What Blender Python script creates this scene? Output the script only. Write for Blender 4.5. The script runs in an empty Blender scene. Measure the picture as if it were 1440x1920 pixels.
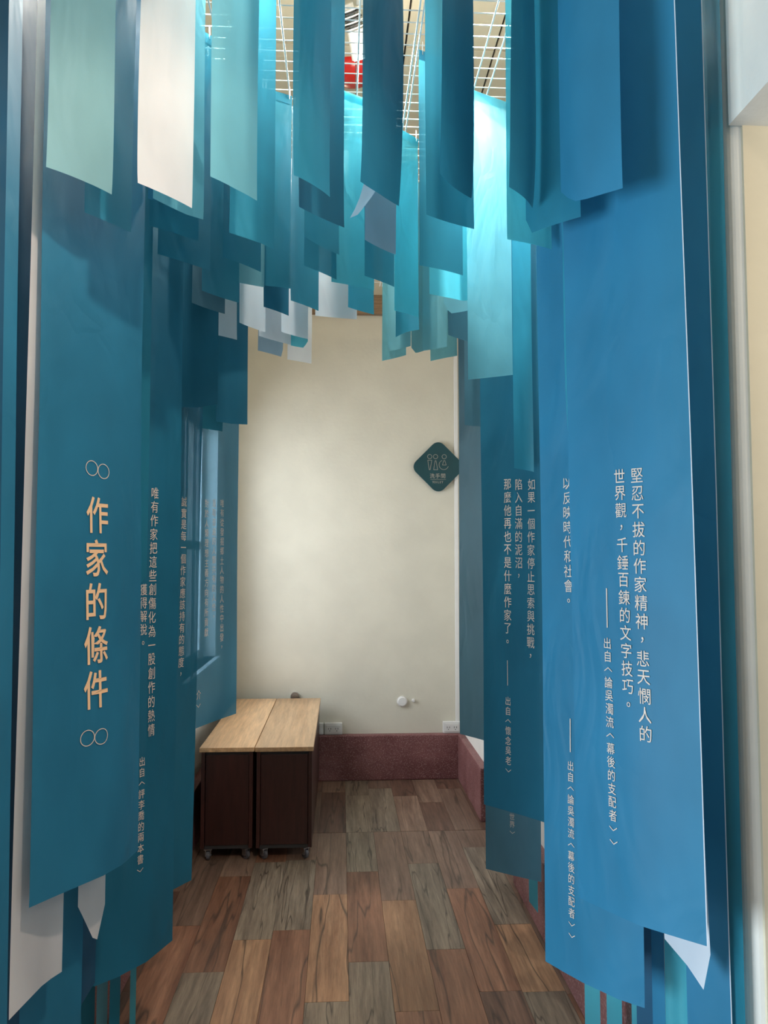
import bpy, bmesh, math, random
from mathutils import Vector, Matrix
C = bpy.context.scene.collection
rnd = random.Random(7)
# ------------------------------------------------------------------ camera
H = 1.5
FPX = 1442.0
YAW = math.atan(80 / FPX)
PITCH = math.atan(85 / FPX)
fwd = Vector((math.sin(YAW) * math.cos(PITCH), math.cos(YAW) * math.cos(PITCH), math.sin(PITCH)))
right = Vector((math.cos(YAW), -math.sin(YAW), 0))
up = right.cross(fwd)
cd = bpy.data.cameras.new('camera')
cam = bpy.data.objects.new('camera', cd); C.objects.link(cam)
cd.sensor_fit = 'HORIZONTAL'; cd.sensor_width = 36; cd.lens = FPX / 1440 * 36
cd.clip_start = 0.05
M = Matrix((right, up, -fwd)).transposed().to_4x4(); M.translation = (0, 0, H)
cam.matrix_world = M
bpy.context.scene.camera = cam
def ray(px, py): return fwd * FPX + right * (px - 720) + up * (960 - py)
def at(px, py, Y):
    d = ray(px, py); return Vector((0, 0, H)) + d * (Y / d.y)
def atz(px, py, z):
    d = ray(px, py); return Vector((0, 0, H)) + d * ((z - H) / d.z)
# ------------------------------------------------------------------ world, lights, exposure
sc = bpy.context.scene
sc.view_settings.view_transform = 'Standard'; sc.view_settings.look = 'None'
sc.view_settings.exposure = 0.0; sc.view_settings.gamma = 1; sc.view_settings.use_curve_mapping = False
w = bpy.data.worlds.new('daylight'); sc.world = w; w.use_nodes = True
wn = w.node_tree.nodes['Background']; wn.inputs[0].default_value = (0.88, 0.94, 1.0, 1); wn.inputs[1].default_value = 0.30
def lamp(name, typ, loc, power, col, size=0.1, target=None, size_y=None, spot=None):
    l = bpy.data.lights.new(name, typ); l.energy = power; l.color = col
    if typ == 'AREA':
        l.size = size
        if size_y: l.shape = 'RECTANGLE'; l.size_y = size_y
    else: l.shadow_soft_size = size
    if spot: l.spot_size = math.radians(spot); l.spot_blend = .5
    o = bpy.data.objects.new(name, l); C.objects.link(o); o.location = loc
    if target: o.rotation_euler = (Vector(target) - Vector(loc)).to_track_quat('-Z', 'Y').to_euler()
    return o
lamp('window_daylight', 'AREA', (-2.75, -0.35, 0.80), 185, (.72, .88, 1.0), 1.3, (0.6, 2.0, 0.3), 1.3)
lamp('room_downlight', 'SPOT', (0.55, 0.35, 3.30), 135, (1.0, .82, .68), 0.06, (-.36, 1.66, 1.80), spot=44)
lamp('room_lamp', 'POINT', (0.3, -0.3, 3.0), 12, (1.0, .86, .72), 0.1)
lamp('reveal_fill', 'POINT', (1.35, 0.75, 2.2), 11, (1.0, .88, .70), 0.12)  # added warm fill, out of view, brightens the beige reveal
lamp('ceiling_fill', 'POINT', (0.105, 2.56, 3.16), 5, (1.0, .90, .74), 0.04)  # this and the next two: added fill points that brighten the ceiling
lamp('second_ceiling_fill', 'POINT', (-0.40, 2.15, 3.16), 5, (1.0, .90, .74), 0.04)  # added ceiling fill, left
lamp('third_ceiling_fill', 'POINT', (0.55, 2.2, 3.16), 4, (1.0, .90, .74), 0.04)  # added ceiling fill, right
lamp('side_window_daylight', 'AREA', (-1.3, 4.45, 1.75), 66, (.86, .92, 1.0), 0.95, (0.9, 4.75, 0.9), 1.5)
lamp('doorway_daylight', 'AREA', (2.1, 4.0, 1.4), 9, (.85, .92, 1.0), 0.8, (-.5, 3.6, 1.0), 1.8)
lamp('spotlight_glow', 'SPOT', (0.105, 2.56, 3.20), 34, (1.0, .95, .86), 0.035, (0.10, 2.5, 0), spot=165)
lamp('banner_fill_beam', 'SPOT', (0.46, 2.08, 3.22), 230, (1.0, .97, .92), 0.03, (0.47, 2.46, 2.74), spot=46)  # unseen beam added to burn out the top of the crinkled banner
lamp('second_spotlight_beam', 'SPOT', (-0.27, 2.06, 3.16), 34, (1.0, .96, .90), 0.03, (-0.34, 1.80, 2.76), spot=60)
lamp('second_spotlight_glow', 'SPOT', (-0.40, 2.15, 3.22), 34, (1.0, .95, .86), 0.035, (-0.38, 2.2, 0), spot=165)
lamp('corridor_downlight', 'POINT', (-0.15, 4.2, 3.25), 4, (1.0, .86, .62), 0.06)
# ------------------------------------------------------------------ materials
def newmat(name):
    m = bpy.data.materials.new(name); m.use_nodes = True
    nt = m.node_tree; b = nt.nodes['Principled BSDF']; return m, nt, b
def N(nt, t, **k):
    n = nt.nodes.new(t)
    for a, v in k.items():
        if a.startswith('_'): setattr(n, a[1:], v)
        else: n.inputs[a].default_value = v
    return n
def noise_mix(nt, c1, c2, scale=(1, 1, 1), nscale=5, detail=6, lo=.35, hi=.65, coord='Object'):
    tc = N(nt, 'ShaderNodeTexCoord'); mp = N(nt, 'ShaderNodeMapping', Scale=scale)
    nt.links.new(tc.outputs[coord], mp.inputs[0])
    no = N(nt, 'ShaderNodeTexNoise', Scale=nscale, Detail=detail); nt.links.new(mp.outputs[0], no.inputs[0])
    cr = nt.nodes.new('ShaderNodeValToRGB'); cr.color_ramp.elements[0].position = lo; cr.color_ramp.elements[1].position = hi
    cr.color_ramp.elements[0].color = (*c1, 1); cr.color_ramp.elements[1].color = (*c2, 1)
    nt.links.new(no.outputs[0], cr.inputs[0]); return cr, no, mp
def plain(name, col, rough=.5, metal=0, bump=0, nscale=60, var=.12):
    m, nt, b = newmat(name); b.inputs['Roughness'].default_value = rough; b.inputs['Metallic'].default_value = metal
    c1 = tuple(x * (1 - var) for x in col); c2 = tuple(min(1, x * (1 + var)) for x in col)
    cr, no, mp = noise_mix(nt, c1, c2, nscale=nscale / 8)
    nt.links.new(cr.outputs[0], b.inputs['Base Color'])
    if bump:
        n2 = N(nt, 'ShaderNodeTexNoise', Scale=nscale, Detail=5); nt.links.new(mp.outputs[0], n2.inputs[0])
        bp = N(nt, 'ShaderNodeBump', Strength=bump, Distance=.004); nt.links.new(n2.outputs[0], bp.inputs['Height'])
        nt.links.new(bp.outputs[0], b.inputs['Normal'])
    return m
def fabric(name, col, trans=.38, sheer=.06, creases=.02):
    m = bpy.data.materials.new(name); m.use_nodes = True; nt = m.node_tree; nt.nodes.clear()
    out = N(nt, 'ShaderNodeOutputMaterial')
    c1 = tuple(x * .90 for x in col); c2 = tuple(min(.92, x * 1.10) for x in col)
    cr, no, mp = noise_mix(nt, c1, c2, scale=(1, 1, .5), nscale=5, detail=3)
    b = N(nt, 'ShaderNodeBsdfPrincipled', Roughness=.55); nt.links.new(cr.outputs[0], b.inputs['Base Color'])
    b.inputs['Specular IOR Level'].default_value = .35
    t = N(nt, 'ShaderNodeBsdfTranslucent')
    hs = N(nt, 'ShaderNodeHueSaturation', Saturation=.95, Value=1.7); nt.links.new(cr.outputs[0], hs.inputs['Color']); nt.links.new(hs.outputs[0], t.inputs[0])
    # fine weave + soft creases
    wv = N(nt, 'ShaderNodeTexNoise', Scale=400, Detail=2); nt.links.new(mp.outputs[0], wv.inputs[0])
    vo = N(nt, 'ShaderNodeTexVoronoi', Scale=3.2 if creases < .2 else 7.5, _feature='DISTANCE_TO_EDGE'); 
    n3 = N(nt, 'ShaderNodeTexNoise', Scale=4, Detail=4, Distortion=.6); nt.links.new(mp.outputs[0], n3.inputs[0])
    mm = N(nt, 'ShaderNodeMix', _data_type='RGBA', Factor=.25); nt.links.new(mp.outputs[0], mm.inputs['A']); nt.links.new(n3.outputs['Color'], mm.inputs['B']); nt.links.new(mm.outputs['Result'], vo.inputs[0])
    mr = N(nt, 'ShaderNodeMapRange'); mr.inputs[2].default_value = .035 if creases < .2 else .22; nt.links.new(vo.outputs[0], mr.inputs[0])
    b1 = N(nt, 'ShaderNodeBump', Strength=creases, Distance=.012); nt.links.new(mr.outputs[0], b1.inputs['Height'])
    n4 = N(nt, 'ShaderNodeTexNoise', Scale=5.5, Detail=2, Distortion=1.5); nt.links.new(mp.outputs[0], n4.inputs[0])
    b0 = N(nt, 'ShaderNodeBump', Strength=.35, Distance=.02); nt.links.new(n4.outputs[0], b0.inputs['Height']); nt.links.new(b0.outputs[0], b1.inputs['Normal'])
    b2 = N(nt, 'ShaderNodeBump', Strength=.08, Distance=.001); nt.links.new(wv.outputs[0], b2.inputs['Height']); nt.links.new(b1.outputs[0], b2.inputs['Normal'])
    nt.links.new(b2.outputs[0], b.inputs['Normal']); nt.links.new(b2.outputs[0], t.inputs['Normal'])
    mx = N(nt, 'ShaderNodeMixShader', Fac=trans); nt.links.new(b.outputs[0], mx.inputs[1]); nt.links.new(t.outputs[0], mx.inputs[2])
    tr = N(nt, 'ShaderNodeBsdfTransparent'); tr.inputs[0].default_value = (*[min(1, .35 + x * 1.6) for x in col], 1)
    m2 = N(nt, 'ShaderNodeMixShader', Fac=sheer); nt.links.new(mx.outputs[0], m2.inputs[1]); nt.links.new(tr.outputs[0], m2.inputs[2])
    nt.links.new(m2.outputs[0], out.inputs[0]); return m
FAB = {
    'navy': fabric('navy_cloth', (.006, .075, .15), .15, .02),
    'deep': fabric('deep_blue_cloth', (.010, .135, .22), .25, .03),
    'blue': fabric('blue_cloth', (.023, .19, .335), .25, .02, .04),
    'left': fabric('petrol_blue_cloth', (.020, .175, .29), .25, .02, .05),
    'sheer': fabric('sheer_petrol_cloth', (.020, .175, .29), .42, .20, .03),
    'teal': fabric('teal_cloth', (.020, .215, .31), .42, .07),
    'aqua': fabric('turquoise_cloth', (.06, .40, .50), .5, .08, .12),
    'pale': fabric('pale_turquoise_cloth', (.12, .39, .47), .5, .08, .22),
    'sea': fabric('seafoam_cloth', (.27, .50, .52), .35, .04),
    'seab': fabric('grey_teal_cloth', (.14, .38, .44), .4, .05),
    'slate': fabric('slate_blue_cloth', (.055, .16, .22), .25, .04),
    'lav': fabric('grey_lavender_cloth', (.25, .38, .50), .4, .04),
    'white': fabric('white_cloth', (.72, .75, .80), .35, .05),
    'cream': fabric('cream_white_cloth', (.82, .78, .76), .35, .03),
}
m_text = plain('peach_ink', (.80, .50, .28), .6, var=.02)
m_text2 = plain('pale_peach_ink', (.62, .52, .44), .6, var=.02)
m_wall = plain('cream_plaster', (.67, .635, .525), .75, bump=.25, nscale=40, var=.03)
m_wallw = plain('white_plaster', (.76, .73, .67), .7, bump=.35, nscale=30, var=.05)
m_beige = plain('beige_plaster', (.72, .62, .45), .8, bump=.3, nscale=30, var=.04)
m_ceil = plain('ceiling_cream', (.62, .54, .40), .7, var=.03)
m_gap = plain('dark_joint', (.02, .018, .015), .9)
m_white = plain('white_plastic', (.78, .77, .74), .35, var=.02)
m_wire = plain('white_coated_wire', (.82, .82, .80), .3, var=.02)
m_dark = plain('dark_slot', (.03, .03, .03), .6)
m_cord = plain('black_cord', (.02, .02, .022), .6)
m_steel = plain('brushed_steel', (.45, .45, .46), .3, 1)
m_rubber = plain('grey_rubber', (.10, .10, .11), .5)
m_red = plain('red_enamel', (.55, .02, .015), .25, var=.05)
m_sign = plain('dark_teal_sign', (.006, .055, .065), .45, var=.1)
m_signink = plain('sign_ink', (.42, .38, .32), .6, var=.02)
m_beam = None
def wood(name, c1, c2, crack=.5, rough=.45, axis='Y', sc=1.0, cscale=1.0):
    m, nt, b = newmat(name); b.inputs['Roughness'].default_value = rough
    oi = N(nt, 'ShaderNodeObjectInfo'); tc = N(nt, 'ShaderNodeTexCoord')
    sca = {'Y': (9 * sc, .6 * sc, 9 * sc), 'X': (.9 * sc, 9 * sc, 9 * sc), 'Z': (9 * sc, 9 * sc, .9 * sc)}[axis]
    ad = N(nt, 'ShaderNodeVectorMath', _operation='MULTIPLY_ADD')
    cmb = N(nt, 'ShaderNodeCombineXYZ'); mu = N(nt, 'ShaderNodeMath', _operation='MULTIPLY'); mu.inputs[1].default_value = 37
    nt.links.new(oi.outputs['Random'], mu.inputs[0])
    for i in range(3): nt.links.new(mu.outputs[0], cmb.inputs[i])
    ad.inputs[1].default_value = sca; nt.links.new(tc.outputs['Object'], ad.inputs[0]); nt.links.new(cmb.outputs[0], ad.inputs[2])
    n1 = N(nt, 'ShaderNodeTexNoise', Scale=2.2, Detail=9, Roughness=.68, Distortion=.5); nt.links.new(ad.outputs[0], n1.inputs[0])
    cr = nt.nodes.new('ShaderNodeValToRGB'); e = cr.color_ramp.elements
    e[0].position = .30; e[0].color = (*c1, 1); e[1].position = .70; e[1].color = (*c2, 1)
    nt.links.new(n1.outputs[0], cr.inputs[0])
    # per-plank brightness
    mr = N(nt, 'ShaderNodeMapRange'); mr.inputs[3].default_value = .82; mr.inputs[4].default_value = 1.2; nt.links.new(oi.outputs['Random'], mr.inputs[0])
    hs = N(nt, 'ShaderNodeHueSaturation'); nt.links.new(cr.outputs[0], hs.inputs['Color']); nt.links.new(mr.outputs[0], hs.inputs['Value'])
    # fine grain
    n2 = N(nt, 'ShaderNodeTexNoise', Scale=9, Detail=6, Roughness=.7); nt.links.new(ad.outputs[0], n2.inputs[0])
    g = N(nt, 'ShaderNodeMapRange'); g.inputs[1].default_value = .3; g.inputs[2].default_value = .7; g.inputs[3].default_value = .66; g.inputs[4].default_value = 1.22
    nt.links.new(n2.outputs[0], g.inputs[0])
    mg = N(nt, 'ShaderNodeVectorMath', _operation='SCALE'); nt.links.new(hs.outputs[0], mg.inputs[0]); nt.links.new(g.outputs[0], mg.inputs['Scale'])
    # cracks
    n3 = N(nt, 'ShaderNodeTexNoise', Scale=.8 * cscale, Detail=3, Roughness=.5, Distortion=.1); nt.links.new(ad.outputs[0], n3.inputs[0])
    ab = N(nt, 'ShaderNodeMath', _operation='SUBTRACT'); ab.inputs[1].default_value = .5; nt.links.new(n3.outputs[0], ab.inputs[0])
    ab2 = N(nt, 'ShaderNodeMath', _operation='ABSOLUTE'); nt.links.new(ab.outputs[0], ab2.inputs[0])
    cm = N(nt, 'ShaderNodeMapRange'); cm.inputs[1].default_value = .0; cm.inputs[2].default_value = .012; cm.inputs[3].default_value = crack; cm.inputs[4].default_value = 0
    nt.links.new(ab2.outputs[0], cm.inputs[0])
    mk = N(nt, 'ShaderNodeMix', _data_type='RGBA'); nt.links.new(cm.outputs[0], mk.inputs['Factor']); nt.links.new(mg.outputs[0], mk.inputs['A']); mk.inputs['B'].default_value = (.03, .02, .015, 1)
    nt.links.new(mk.outputs['Result'], b.inputs['Base Color'])
    bp = N(nt, 'ShaderNodeBump', Strength=.25, Distance=.002); nt.links.new(n2.outputs[0], bp.inputs['Height']); nt.links.new(bp.outputs[0], b.inputs['Normal'])
    return m
PW = {
    't': wood('tan_plank_wood', (.22, .10, .050), (.45, .265, .15), .85),
    'r': wood('red_brown_plank_wood', (.15, .060, .034), (.34, .17, .10), .7),
    'g': wood('grey_weathered_plank_wood', (.11, .078, .056), (.37, .29, .21), .8, cscale=1.6),
    'b': wood('brown_plank_wood', (.14, .08, .055), (.29, .185, .13), .7),
    'd': wood('dark_brown_plank_wood', (.085, .043, .03), (.21, .115, .078), .7),
}
m_beech = wood('beech_laminate', (.50, .30, .15), (.62, .41, .23), .0, .35, 'Y', .6)
m_mahog = wood('mahogany_veneer', (.028, .008, .006), (.050, .014, .010), .0, .35, 'Z', .6)
m_beam = wood('brown_beam_wood', (.20, .12, .06), (.34, .22, .13), .3, .5, 'X')
# terrazzo-like dark red plinth
m_red_base, nt, b = newmat('maroon_terrazzo'); b.inputs['Roughness'].default_value = .5
cr, no, mp = noise_mix(nt, (.11, .026, .026), (.30, .13, .125), nscale=4, detail=10, lo=.3, hi=.75)
v = N(nt, 'ShaderNodeTexNoise', Scale=140, Detail=3); nt.links.new(mp.outputs[0], v.inputs[0])
r2 = nt.nodes.new('ShaderNodeValToRGB'); r2.color_ramp.elements[0].position = .52; r2.color_ramp.elements[1].position = .72
r2.color_ramp.elements[0].color = (0, 0, 0, 1); r2.color_ramp.elements[1].color = (.7, .7, .7, 1); nt.links.new(v.outputs[0], r2.inputs[0])
mk = N(nt, 'ShaderNodeMix', _data_type='RGBA'); nt.links.new(r2.outputs[0], mk.inputs['Factor']); nt.links.new(cr.outputs[0], mk.inputs['A']); mk.inputs['B'].default_value = (.50, .33, .32, 1)
nt.links.new(mk.outputs['Result'], b.inputs['Base Color'])
m_glow, nt, b = newmat('lit_lamp_face'); b.inputs['Emission Color'].default_value = (1, .95, .85, 1); b.inputs['Emission Strength'].default_value = 14
# ------------------------------------------------------------------ helpers
def link(name, me, mat=None, parent=None, loc=None):
    o = bpy.data.objects.new(name, me); C.objects.link(o)
    if mat and len(me.materials) == 0: me.materials.append(mat)
    if parent: o.parent = parent
    if loc: o.location = loc
    return o
def tomesh(bm, name, smooth=False):
    me = bpy.data.meshes.new(name); bm.to_mesh(me); bm.free()
    if smooth:
        for p in me.polygons: p.use_smooth = True
    return me
def bx(bm, x0, x1, y0, y1, z0, z1, bev=0):
    r = bmesh.ops.create_cube(bm, size=1)['verts']
    for v_ in r: v_.co = Vector(((x0 + x1) / 2 + v_.co.x * (x1 - x0), (y0 + y1) / 2 + v_.co.y * (y1 - y0), (z0 + z1) / 2 + v_.co.z * (z1 - z0)))
    if bev:
        es = list({e for v_ in r for e in v_.link_edges})
        bmesh.ops.bevel(bm, geom=es, offset=bev, segments=2, affect='EDGES', profile=.6)
def box(name, x0, x1, y0, y1, z0, z1, mat, parent=None, bev=0, org=None):
    bm = bmesh.new(); bx(bm, x0, x1, y0, y1, z0, z1, bev)
    if org is not None: bmesh.ops.translate(bm, vec=-Vector(org), verts=bm.verts)
    return link(name, tomesh(bm, name), mat, parent, org)
def cyl(bm, p0, p1, r0, r1=None, seg=10):
    p0, p1 = Vector(p0), Vector(p1); d = p1 - p0; r1 = r0 if r1 is None else r1
    mt = Matrix.Translation((p0 + p1) / 2) @ d.to_track_quat('Z', 'Y').to_matrix().to_4x4()
    bmesh.ops.create_cone(bm, cap_ends=True, segments=seg, radius1=r0, radius2=r1, depth=d.length, matrix=mt)
def tube(bm, pts, r, seg=6):
    for a, c in zip(pts, pts[1:]): cyl(bm, a, c, r, seg=seg)
def tag(o, label=None, cat=None, group=None, kind=None):
    if label: o['label'] = label
    if cat: o['category'] = cat
    if group: o['group'] = group
    if kind: o['kind'] = kind
    return o
def empty(name, loc, label, cat, group=None):
    o = bpy.data.objects.new(name, None); C.objects.link(o); o.location = loc; o.empty_display_size = .05
    return tag(o, label, cat, group)
S = lambda o, label=None: tag(o, label, kind='structure')
XL, XR, YB, ZC = -.80, .84, 5.33, 3.50
# ------------------------------------------------------------------ floor with planks
floor = S(box('floor', -3.2, 3.2, -2.6, 5.6, -.06, -.006, m_gap), 'floor of mixed brown and grey wood-look planks')
PWID = .15
cols = {   # joints (far to near) and tones between them; from the plank ends seen on the floor
    -6: ([4.30, 3.60, 2.80, 1.95], 'bdd'), -5: ([4.30, 3.95, 3.27, 2.42, 1.6], 'bbrd'),
    -4: ([4.30, 3.75, 2.91, 2.08, 1.3], 'brgb'), -3: ([4.30, 3.91, 3.14, 2.30, 1.5], 'rgtb'),
    -2: ([4.30, 3.93, 3.21, 2.36, 1.5], 'bgrt'), -1: ([4.30, 3.53, 2.70, 1.88], 'btg'),
    0: ([4.30, 3.77, 2.95, 2.12, 1.3], 'grgt'), 1: ([4.30, 3.455, 2.63, 1.8], 'btr'),
    2: ([4.30, 3.855, 3.025, 2.2, 1.4], 'bgrb'), 3: ([4.30, 3.56, 2.73, 1.9], 'brd'),
    4: ([4.30, 4.05, 3.21, 2.72, 1.9], 'bgtg'), 5: ([4.30, 3.5, 2.7, 1.9], 'bbr'),
}
def plank(x0, x1, y0, y1, tone):
    g = .0005; cx, cy = (x0 + x1) / 2, (y0 + y1) / 2
    bm = bmesh.new(); bx(bm, x0 + g, x1 - g, y0 + g, y1 - g, -.006, 0, .0007)
    bmesh.ops.translate(bm, vec=(-cx, -cy, .003), verts=bm.verts)
    link('plank', tomesh(bm, 'plank'), PW[tone], floor, (cx, cy, -.003 + rnd.uniform(-.0004, .0004)))
for k in range(-9, 16):
    x0 = .031 + PWID * k; x1 = x0 + PWID
    if k in cols: js, tones = cols[k]
    else:
        js = [4.30]; tones = ''
        y = 4.30 - rnd.uniform(.3, .8)
        while y > 1.9: js.append(y); y -= .83
        tones = ''.join(rnd.choice('btrgd') for _ in js[1:])
    for a, c, t in zip(js, js[1:], tones): plank(x0, x1, c, a, t)
    # beyond the cross joint
    m = rnd.uniform(4.65, 5.1)
    far = {0: 'gg', 1: 'gb', 2: 'bd'}.get(k, rnd.choice(['bb', 'db', 'bd', 'dr']))
    plank(x0, x1, 4.302, m, far[0]); plank(x0, x1, m, 5.42, far[1])
    if k not in cols or True:
        y = js[-1]
        while y > .4:
            y2 = y - .83; plank(x0, x1, y2, y, rnd.choice('btrgd')); y = y2
# ------------------------------------------------------------------ walls
def wall(name, boxes, mat, label, bev=0):
    bm = bmesh.new()
    for q in boxes: bx(bm, *q, bev)
    return S(link(name, tomesh(bm, name), mat), label)
wall('wall_back', [(-1.0, 1.4, YB, YB + .12, 0, ZC)], m_wall, 'cream plastered end wall of the corridor')
# left wall with a window opening Y 3.95-5.0, z .87-2.3
wy0, wy1, wz0, wz1 = 3.95, 5.0, .87, 2.35
wall('wall_left', [(XL - .2, XL, 1.3, wy0, 0, ZC), (XL - .2, XL, wy1, YB, 0, ZC), (XL - .2, XL, wy0, wy1, 0, wz0), (XL - .2, XL, wy0, wy1, wz1, ZC)], m_wallw, 'plastered left wall of the corridor behind the banners')
# right wall with the doorway Y 3.62-4.42
wall('wall_right', [(XR, XR + .16, 1.62, 3.62, 0, ZC), (XR, XR + .16, 4.42, YB, 0, ZC), (XR, XR + .16, 3.62, 4.42, 2.1, ZC)], m_wallw, 'white plastered right wall of the corridor')
wall('wall_hall', [(2.4, 2.5, 1.6, 5.4, 0, ZC), (XR + .16, 2.4, YB, YB + .1, 0, ZC)], m_wallw, 'wall beyond the side doorway')
# near right wall: rounded plaster edge, then deep opening with beige far reveal
bm = bmesh.new()
prof = [(XR, 1.64)]
for i in range(9):
    a = math.pi / 2 * i / 8; prof.append((XR + .035 - .035 * math.cos(a), 1.585 + .035 - .035 * math.sin(a) - .0))
prof += [(XR + .2, 1.585), (XR + .2, 1.64)]
z1_, z0_ = ZC, 0
vb = [bm.verts.new((x, y, z0_)) for x, y in prof]; vt = [bm.verts.new((x, y, z1_)) for x, y in prof]
for i in range(len(prof)):
    j = (i + 1) % len(prof); bm.faces.new((vb[i], vb[j], vt[j], vt[i]))
S(link('trim_1', tomesh(bm, 'trim_1', False), m_wallw), 'rounded white plaster edge where the banners end')
wall('wall_reveal', [(XR + .03, 1.9, 1.578, 1.7, 0, 2.44)], m_beige, 'beige painted reveal at the right edge of the picture')
wall('wall_right_near', [(XR, 1.9, -.6, 1.58, 2.44, ZC), (XR, XR + .3, -.6, .45, 0, 2.44)], m_wallw, 'white plaster wall above the beige opening')
# near room: left wall with a window, right wall
wall('wall_front_left', [(-2.7, XL - .0, 1.3, 1.42, 0, ZC), (-2.7, -2.6, .35, 1.3, 0, ZC), (-2.7, -2.6, -2.5, -1.05, 0, ZC), (-2.7, -2.6, -1.05, .35, 0, .1), (-2.7, -2.6, -1.05, .35, 1.55, ZC)], m_wallw, 'walls of the near room left of the camera')
ceiling = S(box('ceiling', -2.9, 3.0, -2.6, 5.5, ZC + .012, ZC + .08, m_gap), 'cream ceiling of boards with dark joints')
for i in range(-3, 4):
    x0 = .245 + .355 * i
    for a in (1.7, 2.9, 4.1):
        box('panel', x0 + .004, x0 + .351, a + .004, a + 1.196, ZC, ZC + .012, m_ceil, ceiling)
box('panel', -2.8, 2.9, -2.5, 1.69, ZC, ZC + .012, m_ceil, ceiling)
S(box('trim_2', XL, XR, YB - .05, YB, 3.20, 3.335, m_beam, bev=.004), 'brown wooden beam across the top of the end wall')
# baseboards (tall maroon terrazzo plinth)
S(box('baseboard_back', XL, XR, YB - .06, YB, 0, .30, m_red_base, bev=.008), 'tall maroon terrazzo plinth under the end wall')
S(box('baseboard_left', XL, XL + .05, 1.5, YB - .06, 0, .30, m_red_base, bev=.008), 'tall maroon terrazzo plinth along the left wall')
S(wall('baseboard_right', [(XR - .045, XR + .10, 4.42, YB - .06, 0, .30)], m_red_base, 'tall maroon terrazzo plinth right of the far corner', .008))
S(wall('baseboard_right_near', [(XR - .045, XR + .05, 1.7, 3.60, 0, .30)], m_red_base, 'tall maroon terrazzo plinth beside the right banners', .008))
# left window
bm = bmesh.new()
fx0, fx1 = XL - .14, XL - .09
for a in ((wy0, wy0 + .05, wz0, wz1), (wy1 - .05, wy1, wz0, wz1), ((wy0 + wy1) / 2 - .025, (wy0 + wy1) / 2 + .025, wz0, wz1)): bx(bm, fx0, fx1, a[0], a[1], a[2], a[3], .003)
for z in (wz0, 1.55, wz1 - .05): bx(bm, fx0 + .005, fx1 - .005, wy0, wy1, z, z + .05, .003)
win = S(link('window_1', tomesh(bm, 'window_1'), m_white), 'white framed window behind the left banners')
m_glass, nt, b = newmat('window_glass'); nt.nodes.remove(b)
gt = N(nt, 'ShaderNodeBsdfTransparent'); gg = N(nt, 'ShaderNodeBsdfGlossy', Roughness=.02); gm = N(nt, 'ShaderNodeMixShader', Fac=.06)
nt.links.new(gt.outputs[0], gm.inputs[1]); nt.links.new(gg.outputs[0], gm.inputs[2]); nt.links.new(gm.outputs[0], nt.nodes['Material Output'].inputs[0])
for (a, c) in ((wy0 + .05, 4.45), (4.50, wy1 - .05)):
    for (z0, z1) in ((wz0 + .05, 1.55), (1.60, wz1 - .05)): box('pane', XL - .118, XL - .114, a, c, z0, z1, m_glass, win)
box('window_sill', XL - .09, XL + .03, wy0 - .03, wy1 + .03, wz0 - .03, wz0 + .0, m_white, win, .004)
bm = bmesh.new()
ps = [Vector((XL + .045, 3.99 + .012 * math.sin(t), z)) for t, z in ((0, 1.9), (0, .72), (.5, .62), (1.5, .60), (2.6, .62), (3.1, .72), (3.1, 1.9))]
ps = [Vector((XL + .045, 3.97, 2.3)), Vector((XL + .045, 3.97, .63)), Vector((XL + .045, 3.975, .60)), Vector((XL + .045, 3.99, .585)), Vector((XL + .045, 4.005, .60)), Vector((XL + .045, 4.01, .63)), Vector((XL + .045, 4.01, 2.3))]
tube(bm, ps, .003)
bx(bm, XL, XL + .05, 3.96, 4.02, 2.3, 2.33)
tag(link('blind_cord', tomesh(bm, 'blind_cord'), m_white), 'thin cream cord loop hanging from the window blind above the left cabinet', 'cord')
# conduit on the end wall corner
a = at(852, 1000, YB); b_ = at(859, 1000, YB)
tag(box('cable_trunking', a.x, b_.x, YB - .014, YB - .0005, .30, 3.19, m_white, bev=.002), 'narrow cream cable trunking running up the end wall beside the toilet sign', 'trunking')
# ------------------------------------------------------------------ outlets and round covers
def outlet(px0, px1, label):
    p0, p1 = at(px0, 1380, YB), at(px1, 1357, YB); cx = (p0.x + p1.x) / 2; w_ = .060
    zc = .302 + .038
    t = empty('wall_outlet', (cx, YB, .302), label, 'outlet', 'power outlets above the maroon plinth')
    bm = bmesh.new(); bx(bm, -w_, w_, -.034, -.0005, 0, .076, .004); link('housing', tomesh(bm, 'housing'), m_white, t)
    bm = bmesh.new(); bx(bm, -w_ + .012, w_ - .012, -.038, -.034, .012, .064, .0015); link('cover_plate', tomesh(bm, 'cover_plate'), m_white, t)
    for sx in (-.024, .024):
        bm = bmesh.new()
        bx(bm, sx - .010, sx - .007, -.0388, -.0375, .034, .046); bx(bm, sx + .006, sx + .009, -.0388, -.0375, .034, .046)
        cyl(bm, (sx, -.0388, .026), (sx, -.0375, .026), .003)
        link('socket', tomesh(bm, 'socket'), m_dark, t)
outlet(608, 642, 'white double power outlet on the end wall, just right of the cabinets')
outlet(830, 862, 'white double power outlet in the far right corner above the plinth')
outlet(574, 606, 'white power outlet half hidden behind the right cabinet')
def disc(name, px, py, r, label):
    p = at(px, py, YB); bm = bmesh.new()
    cyl(bm, (0, -.0005, 0), (0, -.012, 0), r, r * .96, 28); cyl(bm, (0, -.012, 0), (0, -.018, 0), r * .9, r * .75, 28)
    me = tomesh(bm, name); o = link(name, me, m_white, None, (p.x, YB, p.z)); tag(o, label, 'wall cover')
disc('round_wall_cover', 754, 1315, .036, 'round white blanking cover low on the end wall')
disc('wall_button', 775, 1313, .011, 'tiny white round button right of the blanking cover')
p = at(553, 1301, 5.30)
bm = bmesh.new(); cyl(bm, (0, .02, 0), (0, -.012, 0), .030, seg=20); cyl(bm, (0, -.012, 0), (0, -.02, 0), .018, seg=16)
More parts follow.
